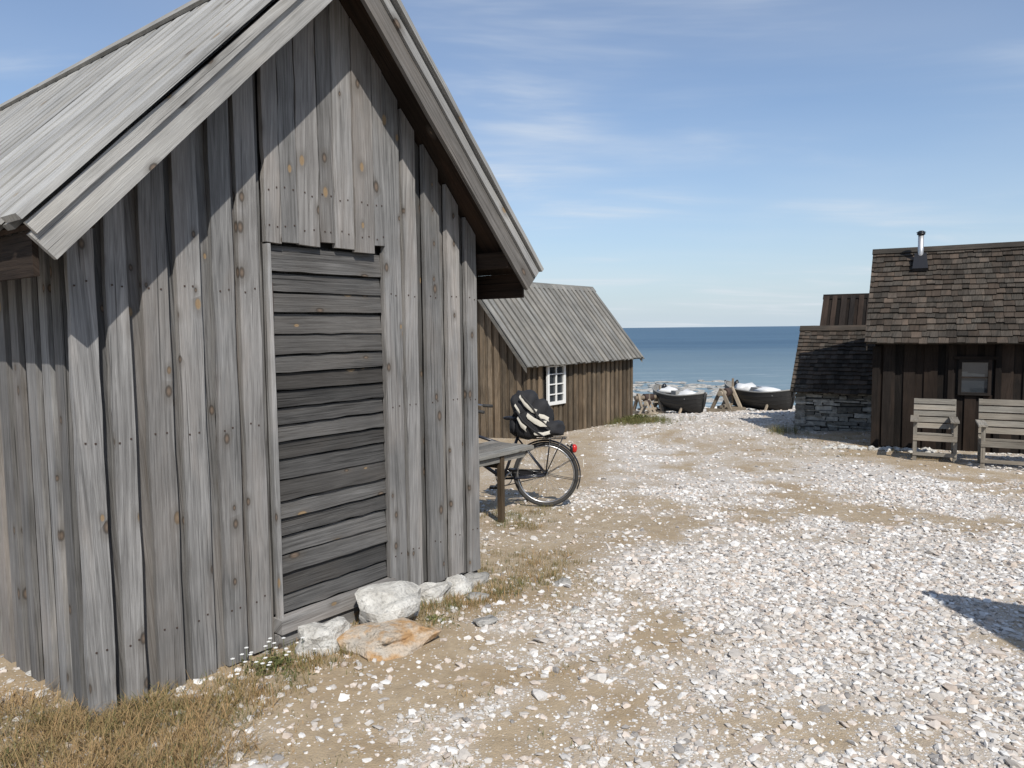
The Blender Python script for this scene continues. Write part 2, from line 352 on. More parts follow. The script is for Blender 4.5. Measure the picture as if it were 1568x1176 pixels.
# ------------------------------------------------------------------ foreground hut
def foreground_hut():
    E=empty('fishing_hut',hA,(hu.x,hu.y))
    c=1.225; m=1.04; W=2.449; Dp=5.0; zB=3.31; zD=3.48
    ztop=lambda a:zD-.015-m*abs(a-c)
    w=MB()
    def nails(a,y,zs):
        for z in zs:
            for dx in (-.025,.022):
                x=a+dx+random.uniform(-.006,.006); zz=z+random.uniform(-.012,.012); q=.0035
                w.prism([(x-q,y+.004,zz-q),(x+q,y+.004,zz-q),(x+q,y+.004,zz+q),(x-q,y+.004,zz+q)],(0,-.007,0),1,0,1)
    def wallrun(a0,a1,zbf,flat=False,first=1):
        a=a0;i=first
        while a<a1-.01:
            bw=random.uniform(.065,.115) if i%2 else random.uniform(.05,.095)
            if flat: bw=random.uniform(.09,.14)
            e=min(a+bw,a1)
            if a1-e<.035: e=a1
            raised=(i%2==1) or flat
            y0=0.0 if raised else .042
            ov=.0 if flat else (.010 if raised else -.0)
            z0=zbf(a)+random.uniform(-.025,.025)
            l=max(a-ov,a0-.012);r=e+ov
            if flat: r=e-.006
            yy=y0+random.uniform(-.007,.006)
            if flat: yy-=.008
            br=random.uniform(.35,1) if raised else random.uniform(0,.65)
            tl=random.uniform(-.006,.006); th=.030 if raised else .02
            if l<c<r:
                w.prism([(l,yy,z0),(r,yy,z0+tl),(r,yy,ztop(c)-.02),(l,yy,ztop(c)-.02)],(0,th,0),14,.004,0,br)
            else:
                w.prism([(l,yy,z0),(r,yy,z0+tl),(r,yy,ztop(r)),(l,yy,ztop(l))],(0,th,0),14,.004,0,br)
            if raised: nails((l+r)/2,yy,(2.3,2.12) if flat else (.28,1.15,1.80))
            a=e;i+=1
    wallrun(-.02,.862,lambda a:-.05+.06*a)
    wallrun(.865,1.64,lambda a:2.05,flat=True)
    wallrun(1.643,2.465,lambda a:.03-.03*(a-1.6))
    for side in (0,1):
        b=0.0;i=0
        while b<Dp:
            bw=random.uniform(.06,.11); e=b+bw; raised=i%2==1
            off=(0 if raised else .034); x=(-.02+off) if side==0 else (W+.02-off)
            T=(.024,0,0) if side==0 else (-.024,0,0)
            ov=.010 if raised else 0
            zt=ztop(0)-.03; z0=-.09+random.uniform(-.02,.02)
            w.prism([(x,b-ov+.03,z0),(x,e+ov+.03,z0),(x,e+ov+.03,zt),(x,b-ov+.03,zt)],T,6,.003,0,random.uniform(.3,.95) if raised else random.uniform(0,.6))
            b=e;i+=1
    b=0
    while b<W:
        e=min(b+.12,W); w.prism([(b,Dp,-.05),(e-.005,Dp,-.05),(e-.005,Dp,ztop(e)),(b,Dp,ztop(b))],(0,.02,0)); b=e
    w.build('walls',['wall','rust'],E)
    inn=MB()
    inn.prism([(.05,.075,-.03),(W-.05,.075,-.03),(W-.05,.075,1.9),(.05,.075,1.9)],(0,Dp-.1,0))
    inn.build('interior',['dark'],E)
    gb=MB()
    gb.prism([(.1,.068,1.93),(W-.1,.068,1.93),(c+.02,.068,3.33),(c-.02,.068,3.33)],(0,.02,0)); gb.build('gable_backing',['dark'],E)
    d=MB(); z=.158; n=19; hh=(2.032-.158)/n
    d.box((.87,.056,.155),(1.63,.066,2.04),r=.1)
    for i in range(n):
        h=hh*random.uniform(.84,1.16) if i<n-1 else 2.03-z
        x0=.897+random.uniform(-.002,.003); x1=1.622+random.uniform(-.004,.002)
        sl=random.uniform(-.004,.004)
        y0=.014+random.uniform(-.004,.004)
        P=[(x0,y0,z+.005),(x0,y0+.015,z+h-.004),(x1,y0+.015,z+h-.004+sl),(x1,y0,z+.005+sl)]
        d.prism(P,(0,.022,0),8,.003)
        z+=h
    d.build('door',['door'],E)
    fr=MB()
    fr.box((.868,-.008,.13),(.893,.03,2.03),jit=.003,r=1)
    fr.box((1.626,.0,.155),(1.642,.03,2.04),r=.6)
    fr.box((.86,-.035,.075),(1.64,.04,.150),jit=.004,r=.85)
    fr.box((.86,-.012,-.03),(1.62,.03,.065),jit=.004,r=.7)
    fr.build('door_frame',['wall'],E)
    h=MB()
    for zz in (.55,.95,1.75): h.box((.889,.002,zz-.07),(.898,-.003,zz+.09))
    h.build('hinges',['rust'],E)
    b=MB()
    for y0,ty in ((-.25,-.025),(Dp+.25,.025)):
        for s in (-1,1):
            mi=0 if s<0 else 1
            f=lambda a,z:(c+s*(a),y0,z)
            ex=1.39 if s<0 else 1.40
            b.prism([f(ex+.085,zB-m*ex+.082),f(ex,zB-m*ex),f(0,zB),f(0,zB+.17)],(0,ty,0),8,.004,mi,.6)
            y1=y0+ty
            g=lambda a,z:(c+s*a,y1,z)
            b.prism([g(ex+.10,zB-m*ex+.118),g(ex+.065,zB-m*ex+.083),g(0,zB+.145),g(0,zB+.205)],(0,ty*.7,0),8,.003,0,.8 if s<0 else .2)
    b.build('bargeboards',['barge','barge2'],E)
    r=MB(); ex=1.475
    for s in (-1,1):
        nn=V((s*m,0,1)).normalized(); y=-.30;i=0
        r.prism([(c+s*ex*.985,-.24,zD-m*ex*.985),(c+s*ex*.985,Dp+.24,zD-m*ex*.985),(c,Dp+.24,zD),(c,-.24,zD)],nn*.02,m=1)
        while y<Dp+.28:
            bw=random.uniform(.10,.14) if i%2==0 else random.uniform(.06,.09); e=min(y+bw,Dp+.30); raised=i%2==0
            off=nn*(.052 if raised else .022); th=nn*.026; ov=.010 if raised else -.001
            xe=ex+random.uniform(-.015,.012)
            q=[V((c+s*xe,y-ov,zD-m*xe)),V((c+s*xe,e+ov,zD-m*xe)),V((c,e+ov,zD)),V((c,y-ov,zD))]
            r.prism([p+off for p in q],th,8,.004,0,random.uniform(.5,1) if raised else random.uniform(0,.45))
            y=e;i+=1
    zt=zD+.078*1.44
    for s in (-1,1):
        nn=V((s*m,0,1)).normalized()
        q=[V((c,-.32,zt)),V((c+s*.1,-.32,zt-m*.1)),V((c+s*.1,Dp+.32,zt-m*.1)),V((c,Dp+.32,zt))]
        r.prism([p+nn*.003 for p in q],nn*.022,8,.002)
    r.build('roof',['roofgrey','rafter'],E)
    p=MB()
    for a in (-.06,2.51):
        zz=zD-m*abs(a-c)-.10
        p.beam((a,-.235,zz),(a,.05,zz),.09,.10)
    for s in (-1,1):
        for yy in (1.0,2.0,3.0,4.0):
            p.beam((c+s*1.2,yy,zD-m*1.2-.055),(c+s*1.45,yy,zD-m*1.45-.055),.06,.07)
        p.prism([(c+s*(ex-.03),-.21,zD-m*ex-.14),(c+s*(ex-.03),-.21,zD-m*ex+.02),(c+s*(ex-.03),Dp+.2,zD-m*ex+.02),(c+s*(ex-.03),Dp+.2,zD-m*ex-.14)],(s*-.02,0,0))
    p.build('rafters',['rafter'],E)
foreground_hut()

# ------------------------------------------------------------------ generic long huts (ridge along local x)
def long_hut(name,org,edir,L,Dp,zb,ze,zr,wallm,roofm,ovx=.15,ovy=.2,style='boards',row=.14,openings=(),stone=False,bw0=.12):
    E=empty(name,(org[0],org[1],0),edir); c=Dp/2; m=(zr-ze)/(c+ovy)
    zd=zr-.065; top=lambda y:zd-.02-m*abs(y-c)
    w=MB()
    def run(L_,f,T,gable,ops=()):
        a=0;i=0
        while a<L_-.01:
            bw=random.uniform(.8,1.2)*bw0*(1 if i%2 else .75); e=min(a+bw,L_)
            off=0 if i%2 else .025
            br=random.uniform(.3,1) if i%2 else random.uniform(0,.6)
            if gable: zt0,zt1=top(a),top(e)
            else: zt0=zt1=top(0)-.02
            cut=[o for o in ops if a<o[1]-.01 and e>o[0]+.01]
            if cut:
                o=cut[0]
                w.prism([f(a,off,zb-.15),f(e,off,zb-.15),f(e,off,o[2]),f(a,off,o[2])],T,1,0,0,br)
                if o[3]<zt0-.02: w.prism([f(a,off,o[3]),f(e,off,o[3]),f(e,off,zt1),f(a,off,zt0)],T,1,0,0,br)
            else:
                w.prism([f(a,off,zb-.15+random.uniform(-.02,.02)),f(e,off,zb-.15),f(e,off,zt1),f(a,off,zt0)],T,3,.003,0,br)
            a=e;i+=1
    if not stone:
        run(L,lambda a,o,z:(a,o,z),(0,.02,0),False,openings)
        run(L,lambda a,o,z:(a,Dp-o,z),(0,-.02,0),False)
        run(Dp,lambda a,o,z:(o,a,z),(.02,0,0),True)
        run(Dp,lambda a,o,z:(L-o,a,z),(-.02,0,0),True)
        w.build('walls',[wallm],E)
    else:
        for (f,LL,gab) in ((lambda a,o,z:(a,o,z),L,0),(lambda a,o,z:(a,Dp-o,z),L,0),(lambda a,o,z:(o,a,z),Dp,1),(lambda a,o,z:(L-o,a,z),Dp,1)):
            z=zb-.15
            while z<(top(0) if not gab else zr-.1):
                h=random.uniform(.04,.11); a=0
                while a<LL:
                    e=a+random.uniform(.10,.48)
                    if e>LL-.05: e=LL+.02
                    if (not gab) or z+h<top((a+e)/2)-.05:
                        zj=random.uniform(-.018,.018); j=lambda:random.uniform(-.014,.014)
                        x0,y0,z0=f(a+.008,random.uniform(-.03,.045),z+.006+zj); x1,y1,z1=f(e-.008,.2,z+h+zj)
                        w.prism([(x0,y0,z0+j()),(x1,y0,z0+j()),(x1,y0,z1+j()),(x0,y0,z1+j())] if not gab else [(x0,y0,z0),(x0,y1,z0+j()),(x0,y1,z1),(x0,y0,z1+j())],(0,y1-y0,0) if not gab else (x1-x0,0,0),3,.014)
                    a=e
                z+=h
        w.build('stone_walls',['stone'],E)
    i_=MB()
    i_.prism([(.05,.06,zb-.1),(L-.05,.06,zb-.1),(L-.05,.06,top(0)-.03),(.05,.06,top(0)-.03)],(0,Dp-.12,0))
    for xx in (.05,L-.07): i_.prism([(xx,.1,top(0)-.03),(xx,Dp-.1,top(0)-.03),(xx,c+.02,zd-.08),(xx,c-.02,zd-.08)],(.02,0,0))
    i_.build('interior',['dark'],E)
    r=MB(); ex=c+ovy
    for s in (-1,1):
        nn=V((0,s*m,1)).normalized(); base=lambda x,k:V((x,c+s*k,zd-m*k))
        r.prism([base(-ovx,ex),base(L+ovx,ex),base(L+ovx,0),base(-ovx,0)],nn*.02,r=.3)
        if style=='boards':
            x=-ovx-.02;i=0
            while x<L+ovx:
                bw=random.uniform(.1,.14)*(1 if i%2==0 else .7); e=min(x+bw,L+ovx+.02); o=nn*(.05 if i%2==0 else .021)
                k=ex+random.uniform(0,.025)
                r.prism([base(x,k)+o,base(e,k)+o,base(e,0)+o,base(x,0)+o],nn*.024,4,.003,0,random.uniform(.5,1) if i%2==0 else random.uniform(0,.4)); x=e;i+=1
        else:
            sl=math.hypot(ex,m*ex); k=ex+.02;j=0; hr=row*ex/sl
            while k>0.02:
                x=-ovx-.02-random.random()*.08
                k2=max(0,k-hr*1.35)
                while x<L+ovx+.02:
                    e=x+random.uniform(.09,.16); xa=max(x,-ovx-.02); xb=min(e,L+ovx+.02)
                    if xb>xa+.01:
                        kk=k+random.uniform(-.014,.010)+.012*math.sin(x*1.3+j)
                        o0=nn*(.042+random.uniform(0,.010)); o1=nn*.014
                        r.prism([base(xa,kk)+o0,base(xb-.004,kk)+o0,base(xb-.004,k2)+o1,base(xa,k2)+o1],nn*.018,1)
                    x=e
                k-=hr;j+=1
        cp=[V((-ovx-.03,c,zd+.075)),V((-ovx-.03,c+s*.11,zd+.075-m*.11)),V((L+ovx+.03,c+s*.11,zd+.075-m*.11)),V((L+ovx+.03,c,zd+.075))]
        r.prism(cp,nn*.02,6,.003)
        for xx in (-ovx-.0,L+ovx-.02):
            r.prism([base(xx,ex)+V((0,0,-.10)),base(xx,ex)+V((0,0,.0)),base(xx,0)+V((0,0,.0)),base(xx,0)+V((0,0,-.10))],(.02,0,0),1)
    r.build('roof',[roofm],E)
    return E

def window(E,x0,x1,z0,z1,cols,rows,mat,fw=.05):
    g=MB(); g.box((x0,.0,z0),(x1,.01,z1)); g.build('window_glass',['glass'],E)
    f=MB()
    f.box((x0-.01,-.045,z0-.01),(x0+fw,-.002,z1+.01)); f.box((x1-fw,-.045,z0-.01),(x1+.01,-.002,z1+.01))
    f.box((x0+fw,-.045,z0-.01),(x1-fw,-.002,z0+fw)); f.box((x0+fw,-.045,z1-fw),(x1-fw,-.002,z1+.01))
    for i in range(1,cols):
        x=x0+(x1-x0)*i/cols; f.box((x-.018,-.035,z0+fw),(x+.018,-.006,z1-fw))
    for i in range(1,rows):
        z=z0+(z1-z0)*i/rows; f.box((x0+fw,-.03,z-.012),(x1-fw,-.008,z+.012))
    f.build('window_frame',[mat],E)

u2=V((.603,.798)).normalized()
H2=long_hut('boathouse',(.28,15.42),u2,4.78,2.72,-.80,.86,2.70,'brown','roofgrey2',ovx=.2,ovy=.17,openings=[(.76,1.5,-.08,.83)],bw0=.12)
window(H2,.78,1.48,-.07,.82,2,4,'white',.06)
eR=V((.877,-.48)).normalized()
R1=long_hut('tarred_fishing_hut',(6.0,12.19),eR,6.0,3.2,-.42,1.36,2.96,'black','shingle',ovx=.12,ovy=.28,style='shingles',row=.145,openings=[(1.2,1.62,.5,1.04)],bw0=.16)
window(R1,1.2,1.62,.5,1.04,1,2,'black',.035)
t=MB(); t.box((1.12,-.05,1.05),(1.72,-.01,1.10)); t.box((-.03,-.03,-.5),(.09,-.004,1.25)); t.box((1.05,-.035,-.45),(1.13,-.004,1.28)); t.box((1.68,-.035,-.45),(1.76,-.004,1.28)); t.build('trim',['black'],R1)
ch=MB(); cx,cy=.62,1.25
ch.tube([(cx,cy,2.55),(cx,cy,3.16)],.045,0,12); ch.tube([(cx,cy,3.16),(cx,cy,3.19)],.065,1,12); ch.tube([(cx,cy,3.20),(cx,cy,3.23)],[.08,.03],1,12)
ch.prism([(cx-.12,cy-.20,2.52),(cx+.12,cy-.20,2.52),(cx+.09,cy+.03,2.80),(cx-.09,cy+.03,2.80)],(0,-.03,.05),1,0,1)
ch.build('chimney_pipe',['galv','fender'],R1)
wR=V((-eR.y,eR.x))
def Rp(a,b): return (6.0+eR.x*a+wR.x*b,12.19+eR.y*a+wR.y*b)
R2=long_hut('stone_cellar_hut',Rp(-1.55,2.36),eR,1.54,2.6,-.52,.32,1.58,'stone','shingle',ovx=.06,ovy=.10,style='shingles',row=.12,stone=True)
R3=long_hut('tarred_boathouse',(7.15,17.0),eR,4.0,2.6,-.7,.85,2.34,'black','black',ovx=.1,ovy=.15)
def shadow_shed():  # unseen shed, added and shaped to cast the ground shadow at lower right
    E=empty('shadow_caster_shed',(0,0,0)); w=MB(); x0,x1,y0,y1=3.32,5.1,-2.2,1.78; zt=lambda x:2.44-.74*(x-3.2)
    a=y0
    while a<y1:
        e=min(a+.13,y1); w.prism([(x0,a,0),(x0,e-.003,0),(x0,e-.003,zt(x0)),(x0,a,zt(x0))],(.02,0,0),1)
        w.prism([(x1,a,0),(x1,e-.003,0),(x1,e-.003,zt(x1)),(x1,a,zt(x1))],(-.02,0,0),1); a=e
    a=x0
    while a<x1:
        e=min(a+.13,x1)
        for yy,T in ((y0,.02),(y1,-.02)): w.prism([(a,yy,0),(e-.003,yy,0),(e-.003,yy,zt(e)),(a,yy,zt(a))],(0,T,0),1)
        a=e
    w.build('walls',['brown'],E)
    r=MB(); y=-2.35
    while y<1.9:
        e=min(y+.14,1.94); r.prism([(3.2,y,2.46),(3.2,e-.004,2.46),(5.25,e-.004,2.46-.74*2.05),(5.25,y,2.46-.74*2.05)],(0,0,.04),1); y=e
    r.build('roof',['roofgrey2'],E)
shadow_shed()

# ------------------------------------------------------------------ rocks at hut
def rock(name,x,y,z,rad,mat,seed,rot=0,rough=.35,pw=.8):
    b=MB(); b.blob((0,0,0),rad,0,3,rough,seed,False,pw,rot,freq=1.1); o=b.build(name,[mat]); o.location=(x,y,z); return o
def hp(a,b): return (hA.x+hu.x*a+hw.x*b,hA.y+hu.y*a+hw.y*b)
for (a,b,z,rad,mt,sd,rt,pw) in [(1.42,-.22,.075,(.18,.125,.12),'rock',1,.9,.75),(1.02,-.17,.03,(.13,.09,.10),'rock',2,.9,.8),(1.25,-.42,.01,(.20,.15,.07),'rocko',3,.75,.55),
    (1.86,-.08,-.03,(.14,.09,.085),'rock',4,.9,.8),(2.10,-.08,-.035,(.12,.08,.075),'rock',15,1.2,.8),(2.30,-.05,-.06,(.10,.07,.06),'rockg',6,.3,.8),(1.68,-.02,-.02,(.09,.08,.06),'rockg',8,.3,.8),
    (.75,.0,-.05,(.10,.06,.05),'rockg',9,.3,.8),(-.02,.8,-.06,(.12,.16,.05),'rock',10,.4,.8),(2.6,-.55,-.05,(.055,.04,.03),'rockg',12,.4,.8),(1.75,-.62,-.0,(.06,.045,.02),'rockg',13,.4,.8),
    (.1,.05,-.1,(.12,.1,.05),'rockg',14,0,.8),(2.2,-.9,-.03,(.04,.03,.025),'rock',21,0,.8),(2.05,-.3,-.03,(.07,.05,.03),'rockg',22,0,.8)]:
    x,y=hp(a,b); rock('limestone_rock',x,y,z,rad,mt,sd,rt,pw=pw)

# ------------------------------------------------------------------ grass
def blades(name,spots,mat,seed=1):
    random.seed(seed); b=MB()
    for (x0,y0,rd,cnt,h,gr,lean) in spots:
        ntuft=max(1,cnt//14)
        for k in range(ntuft):
            an=random.uniform(0,6.28); rr=rd*math.sqrt(random.random()); tx=x0+rr*math.cos(an); ty=y0+rr*math.sin(an)
            if dhut(tx,ty)[0]<.01 : continue
            cc=min(1,max(0,gr+random.uniform(-.3,.3)))
            for i in range(14):
                px=tx+random.gauss(0,.03); py=ty+random.gauss(0,.03); z=Hgt(px,py)-.005
                hh=h*random.uniform(.4,1.2); a2=random.uniform(0,6.28); ln=lean*random.uniform(.3,1.4)*hh
                d=V((math.cos(a2),math.sin(a2),0)); sd=V((-d.y,d.x,0))*random.uniform(.0008,.0018)
                p0=V((px,py,z)); p1=p0+d*ln*.4+V((0,0,hh*.6)); p2=p0+d*ln+V((0,0,hh))
                B=len(b.v); b.v+=[p0-sd,p0+sd,p1+sd*.8,p1-sd*.8,p2]
                c=min(1,max(0,cc+random.uniform(-.15,.15)))
                b.face([B,B+1,B+2,B+3],[(0,0)]*4,c,0); b.face([B+3,B+2,B+4],[(0,0)]*3,c,0)
    return b.build(name,[mat])
sp=[]
for i in range(150):
    a=random.uniform(-.1,2.6); x,y=hp(a,-random.uniform(.02,.42)); sp.append((x,y,.10,random.randint(28,84),.05,random.choice([.1,.3,.6,.8,.95]),.7))
for i in range(130):
    x=random.uniform(-2.3,-1.1); y=random.uniform(2.0,3.1); 
    if dhut(x,y)[0]>.02: sp.append((x,y,.12,98,.075,random.choice([.4,.8,1.0]),1.4))
for i in range(60):
    x=random.uniform(-1.2,.6); y=2.2+random.uniform(0,2.8); sp.append((x,y,.12,28,.03,random.choice([.2,.5,.85]),.8))
for i in range(46):
    x,y=hp(2.45+random.uniform(.0,.8),random.uniform(-.5,1.2)); sp.append((x,y,.12,56,.05,random.choice([.3,.6,.9]),.7))
for i in range(26):
    x=random.uniform(-.35,.35); y=random.uniform(6.4,7.7); sp.append((x,y,.15,56,.06,random.choice([.1,.3,.6]),.6))
for i in range(50):
    y=random.uniform(8,20); x=random.uniform(-.3,.4)+.16*(y-14)*(y>14)+.2; sp.append((x,y,.25,40,.05,random.choice([.4,.9]),.7))
for i in range(60):
    x,y=Rp(random.uniform(-1.8,1.5),random.uniform(-1.3,2.3)); sp.append((x,y,.3,60,.05,random.choice([.3,.7,.95]),.7))
for i in range(40):
    x=3.1+random.gauss(0,.4); y=18.3+random.gauss(0,.5); sp.append((x,y,.25,84,.20,random.choice([0,.15,.3]),.5))
for i in range(14):
    x=5.45+random.gauss(0,.18); y=14.8+random.gauss(0,.25); sp.append((x,y,.2,56,.18,random.choice([0,.15,.3]),.5))
blades('grass',sp,'grass')
def weeds(name,cx,cy,rx,ry,h,n,seed,mat='weed',s0=.008,s1=.02):
    random.seed(seed); b=MB()
    for i in range(n):
        a=random.uniform(0,6.28); r=abs(random.gauss(0,.5)); x=cx+rx*r*math.cos(a); y=cy+ry*r*math.sin(a)
        if dhut(x,y)[0]<.01: continue
        z=Hgt(x,y)+h*random.random()*max(.15,1-r*.7); s=random.uniform(s0,s1)
        d=V((random.gauss(0,1),random.gauss(0,1),random.gauss(0,.6))).normalized(); e=d.cross(V((random.random(),random.random(),random.random()))).normalized()
        p=V((x,y,z)); B=len(b.v); b.v+=[p-d*s,p+e*s*.3,p+d*s,p-e*s*.3]; b.face([B,B+1,B+2,B+3],[(0,0)]*4,random.random(),0)
    return b.build(name,[mat])
weeds('weed_clump',3.15,18.5,.8,.7,.22,1300,3,s0=.02,s1=.05)
x,y=hp(.72,-.16); weeds('weed_clump',x,y,.2,.14,.05,330,6)
x,y=hp(1.12,-.30); weeds('weed_clump',x,y,.14,.09,.04,130,7)
x,y=hp(1.62,-.36); weeds('weed_clump',x,y,.16,.1,.03,110,8)
fl=MB()
for i in range(26):
    a,bb=random.gauss(.72,.12),-random.uniform(.05,.28); x,y=hp(a,bb); z=Hgt(x,y)+random.uniform(.05,.11)
    fl.tube([(x,y,Hgt(x,y)),(x,y,z)],.0012,1,4)
    for k in range(6):
        an=k*1.047; p=V((x,y,z)); d=V((math.cos(an),math.sin(an),.2))*.011; e=V((-math.sin(an),math.cos(an),0))*.004
        B=len(fl.v); fl.v+=[p,p+d*.7+e,p+d,p+d*.7-e]; fl.face([B,B+1,B+2,B+3],[(0,0)]*4,.5,0)
fl.build('white_wildflowers',['petal','weed'])

# ------------------------------------------------------------------ bicycle
def bicycle(name,rear,d):
    E=empty(name,rear,d)
    R=.345; wb=1.08
    def ring(cx,cz,r,y=0,n=48): return [(cx+r*math.cos(2*math.pi*i/n),y,cz+r*math.sin(2*math.pi*i/n)) for i in range(n)]
    t=MB()
    for cx in (0,wb): t.tube(ring(cx,R,R-.02),.02,0,8,True)
    t.build('tyres',['rubber'],E)
    t=MB()
    for cx in (0,wb):
        t.tube(ring(cx,R,R-.045),.011,0,6,True); t.tube([(cx,-.045,R),(cx,.045,R)],.022,0,10)
        for k in range(32):
            a=2*math.pi*k/32; a2=a+(.9 if k%2 else -.9); sy=.03 if k%4<2 else -.03
            t.tube([(cx+.02*math.cos(a2),sy,R+.02*math.sin(a2)),(cx+(R-.05)*math.cos(a),0,R+(R-.05)*math.sin(a))],.0012,0,3)
    t.build('rims_and_spokes',['steel'],E)
    t=MB()
    def fend(cx,a0,a1):
        n=20; B=len(t.v)
        for i in range(n+1):
            a=math.radians(a0+(a1-a0)*i/n)
            for (yy,dr) in ((-.03,.008),(-.015,.022),(.015,.022),(.03,.008)): t.v.append(V((cx+(R+dr)*math.cos(a),yy,R+(R+dr)*math.sin(a))))
        for i in range(n):
            for j in range(3):
                a=B+i*4+j; t.face([a,a+1,a+5,a+4],[(0,0)]*4,.5,0,True)
    fend(0,45,205); fend(wb,20,200)
    for a in (150,190): 
        for sy in (-.035,.035): t.tube([(0,sy,R),( (R+.01)*math.cos(math.radians(a)),sy,R+(R+.01)*math.sin(math.radians(a)))],.003,0,4)
    t.build('mudguards',['fender'],E)
    f=MB(); bb=(.45,0,.29); st=(.27,0,.80); hd=(.90,0,.80); hb=(.93,0,.62)
    f.tube([bb,st],.016); f.tube([bb,hb],.019); f.tube([(.33,0,.62),hd],.016); f.tube([hd,hb],.02); 
    for sy in (-.05,.05):
        f.tube([bb,(.2,sy,.31),(0,sy,R)],.01); f.tube([(.29,0,.72),(0,sy,R)],.008); f.tube([hb,(.97,sy,.5),(wb,sy,R)],.012)
    f.tube([(.27,0,.8),(.24,0,.93)],.012,1); f.tube([hd,(.87,0,.98),(.85,0,1.03)],.013,1)
    f.tube([(.66,-.28,1.03),(.78,-.2,1.06),(.86,0,1.03),(.78,.2,1.06),(.66,.28,1.03)],.011,1)
    for sy in (-1,1): f.tube([(.60,sy*.3,1.03),(.70,sy*.26,1.04)],.017,2)
    f.build('frame',['frame','steel','rubber'],E)
    s=MB(); s.blob((.26,0,.935),(.13,.085,.035),0,2,.05,3); s.blob((.36,0,.935),(.09,.03,.025),0,2,.05,4); s.build('saddle',['fender'],E)
    k=MB(); k.tube(ring(.45,.29,.085,-.055,24),.006,0,5,True); k.tube([(.45,-.06,.29),(.45,.06,.29)],.02)
    for sy,dx,dz in ((-.08,.12,-.12),(.08,-.12,.12)):
        k.tube([(.45,sy,.29),(.45+dx,sy,.29+dz)],.009); k.box((.45+dx-.045,sy-.0 if sy>0 else sy-.09,.29+dz-.012),(.45+dx+.045,sy+.09 if sy>0 else sy,.29+dz+.012),m=1)
    k.tube([(.0,-.055,R+.03),(.45,-.055,.29+.09)],.005,1,4); k.tube([(.0,-.055,R-.03),(.45,-.055,.29-.09)],.005,1,4)
    k.box((.05,-.075,.30),(.55,-.065,.38),m=1)
    k.build('crankset',['steel','fender'],E)
    r=MB()
    for sy in (-.06,.06):
        r.tube([(.22,sy,.73),(-.22,sy,.73)],.006); r.tube([(-.05,sy,.73),(0,sy,R)],.005); r.tube([(-.18,sy,.73),(0,sy,R)],.005)
    for xx in (-.2,-.1,0,.1,.2): r.tube([(xx,-.06,.73),(xx,.06,.73)],.004)
    r.tube([(.3,-.05,.3),(.22,-.22,.0)],.008)
    r.build('rear_rack',['fender'],E)
    l=MB(); l.blob((-.30,0,.62),(.03,.035,.045),0,2,.05,6,power=.8); l.blob((-.275,0,.62),(.02,.04,.05),1,2,.05,6); l.tube([(-.22,0,.66),(-.28,0,.62)],.008,1); l.box((-.40,-.028,.43),(-.392,.028,.50),m=2)
    l.build('tail_light',['red','fender','bagwhite'],E)
    g=MB(); o=.10
    g.blob((.03+o,0,.93),(.20,.15,.22),0,3,.22,2,power=.8); g.blob((.12+o,-.0,1.07),(.13,.13,.17),0,3,.25,5,power=.85)
    g.blob((-.10+o,-.03,.83),(.19,.14,.10),0,3,.25,8,power=.85); g.blob((.22+o,-.02,.86),(.06,.10,.12),0,2,.25,9)
    def panel(pl,wd,sy):
        n=len(pl); B=len(g.v)
        for (x,y,z) in pl:
            g.v.append(V((x+o,sy*y,z+wd))); g.v.append(V((x+o+wd*.4,sy*(y+.006),z))); g.v.append(V((x+o,sy*y,z-wd)))
        for i in range(n-1):
            for j in range(2):
                a=B+i*3+j; g.face([a,a+1,a+4,a+3],[(0,0)]*4,.5,1,True)
    for sy in (-1,1):
        panel([(.15,.13,1.17),(.10,.158,1.10),(.03,.165,1.04),(-.03,.17,1.02)],.024,sy)
        panel([(.07,.17,.98),(.0,.178,.93),(-.06,.178,.90),(-.13,.17,.90)],.030,sy)
        panel([(.17,.15,.95),(.14,.172,.89),(.08,.178,.84)],.028,sy)
        panel([(-.05,.176,.98),(-.10,.172,.97),(-.15,.15,.94)],.022,sy)
        panel([(.0,.172,.80),(-.08,.168,.79),(-.16,.15,.81)],.018,sy)
        panel([(.20,.14,1.08),(.16,.15,1.02),(.15,.16,.99)],.022,sy)
        g.tube([(.13+o,sy*.15,1.19),(.02+o,sy*.178,1.07),(-.06+o,sy*.185,.95),(-.16+o,sy*.16,.85)],.008,2,6)
        g.tube([(.19+o,sy*.15,1.03),(.12+o,sy*.185,.93),(.02+o,sy*.185,.84),(-.1+o,sy*.17,.76)],.009,0,6)
    g.build('backpack',['bagblack','bagwhite','rubber'],E)
bicycle('bicycle',(.345,7.66,Hgt(.345,7.66)+.003),(-1,.12))

# ------------------------------------------------------------------ table
def table():
    ux=(hu.x,hu.y); E=empty('wooden_table',(.21,7.17,0),ux); gz=Hgt(-.1,6.8); t=MB(); top=gz+.67
    for i in range(4):
        y=.005+i*.135; t.box((-1.6,y,top-.035),(0+random.uniform(-.02,.01),y+.128,top),jit=.002)
    t.box((-1.5,.04,top-.10),(-.1,.065,top-.037)); t.box((-1.5,.47,top-.10),(-.1,.495,top-.037))
    for x in (-.46,-1.45):
        for y in (.05,.48): t.box((x-.025,y-.025,gz-.05),(x+.025,y+.025,top-.037),axis=2,m=1)
        t.box((x-.02,.08,top-.16),(x+.02,.45,top-.10),m=1)
    t.build('table_boards',['table','brown'],E)
table()

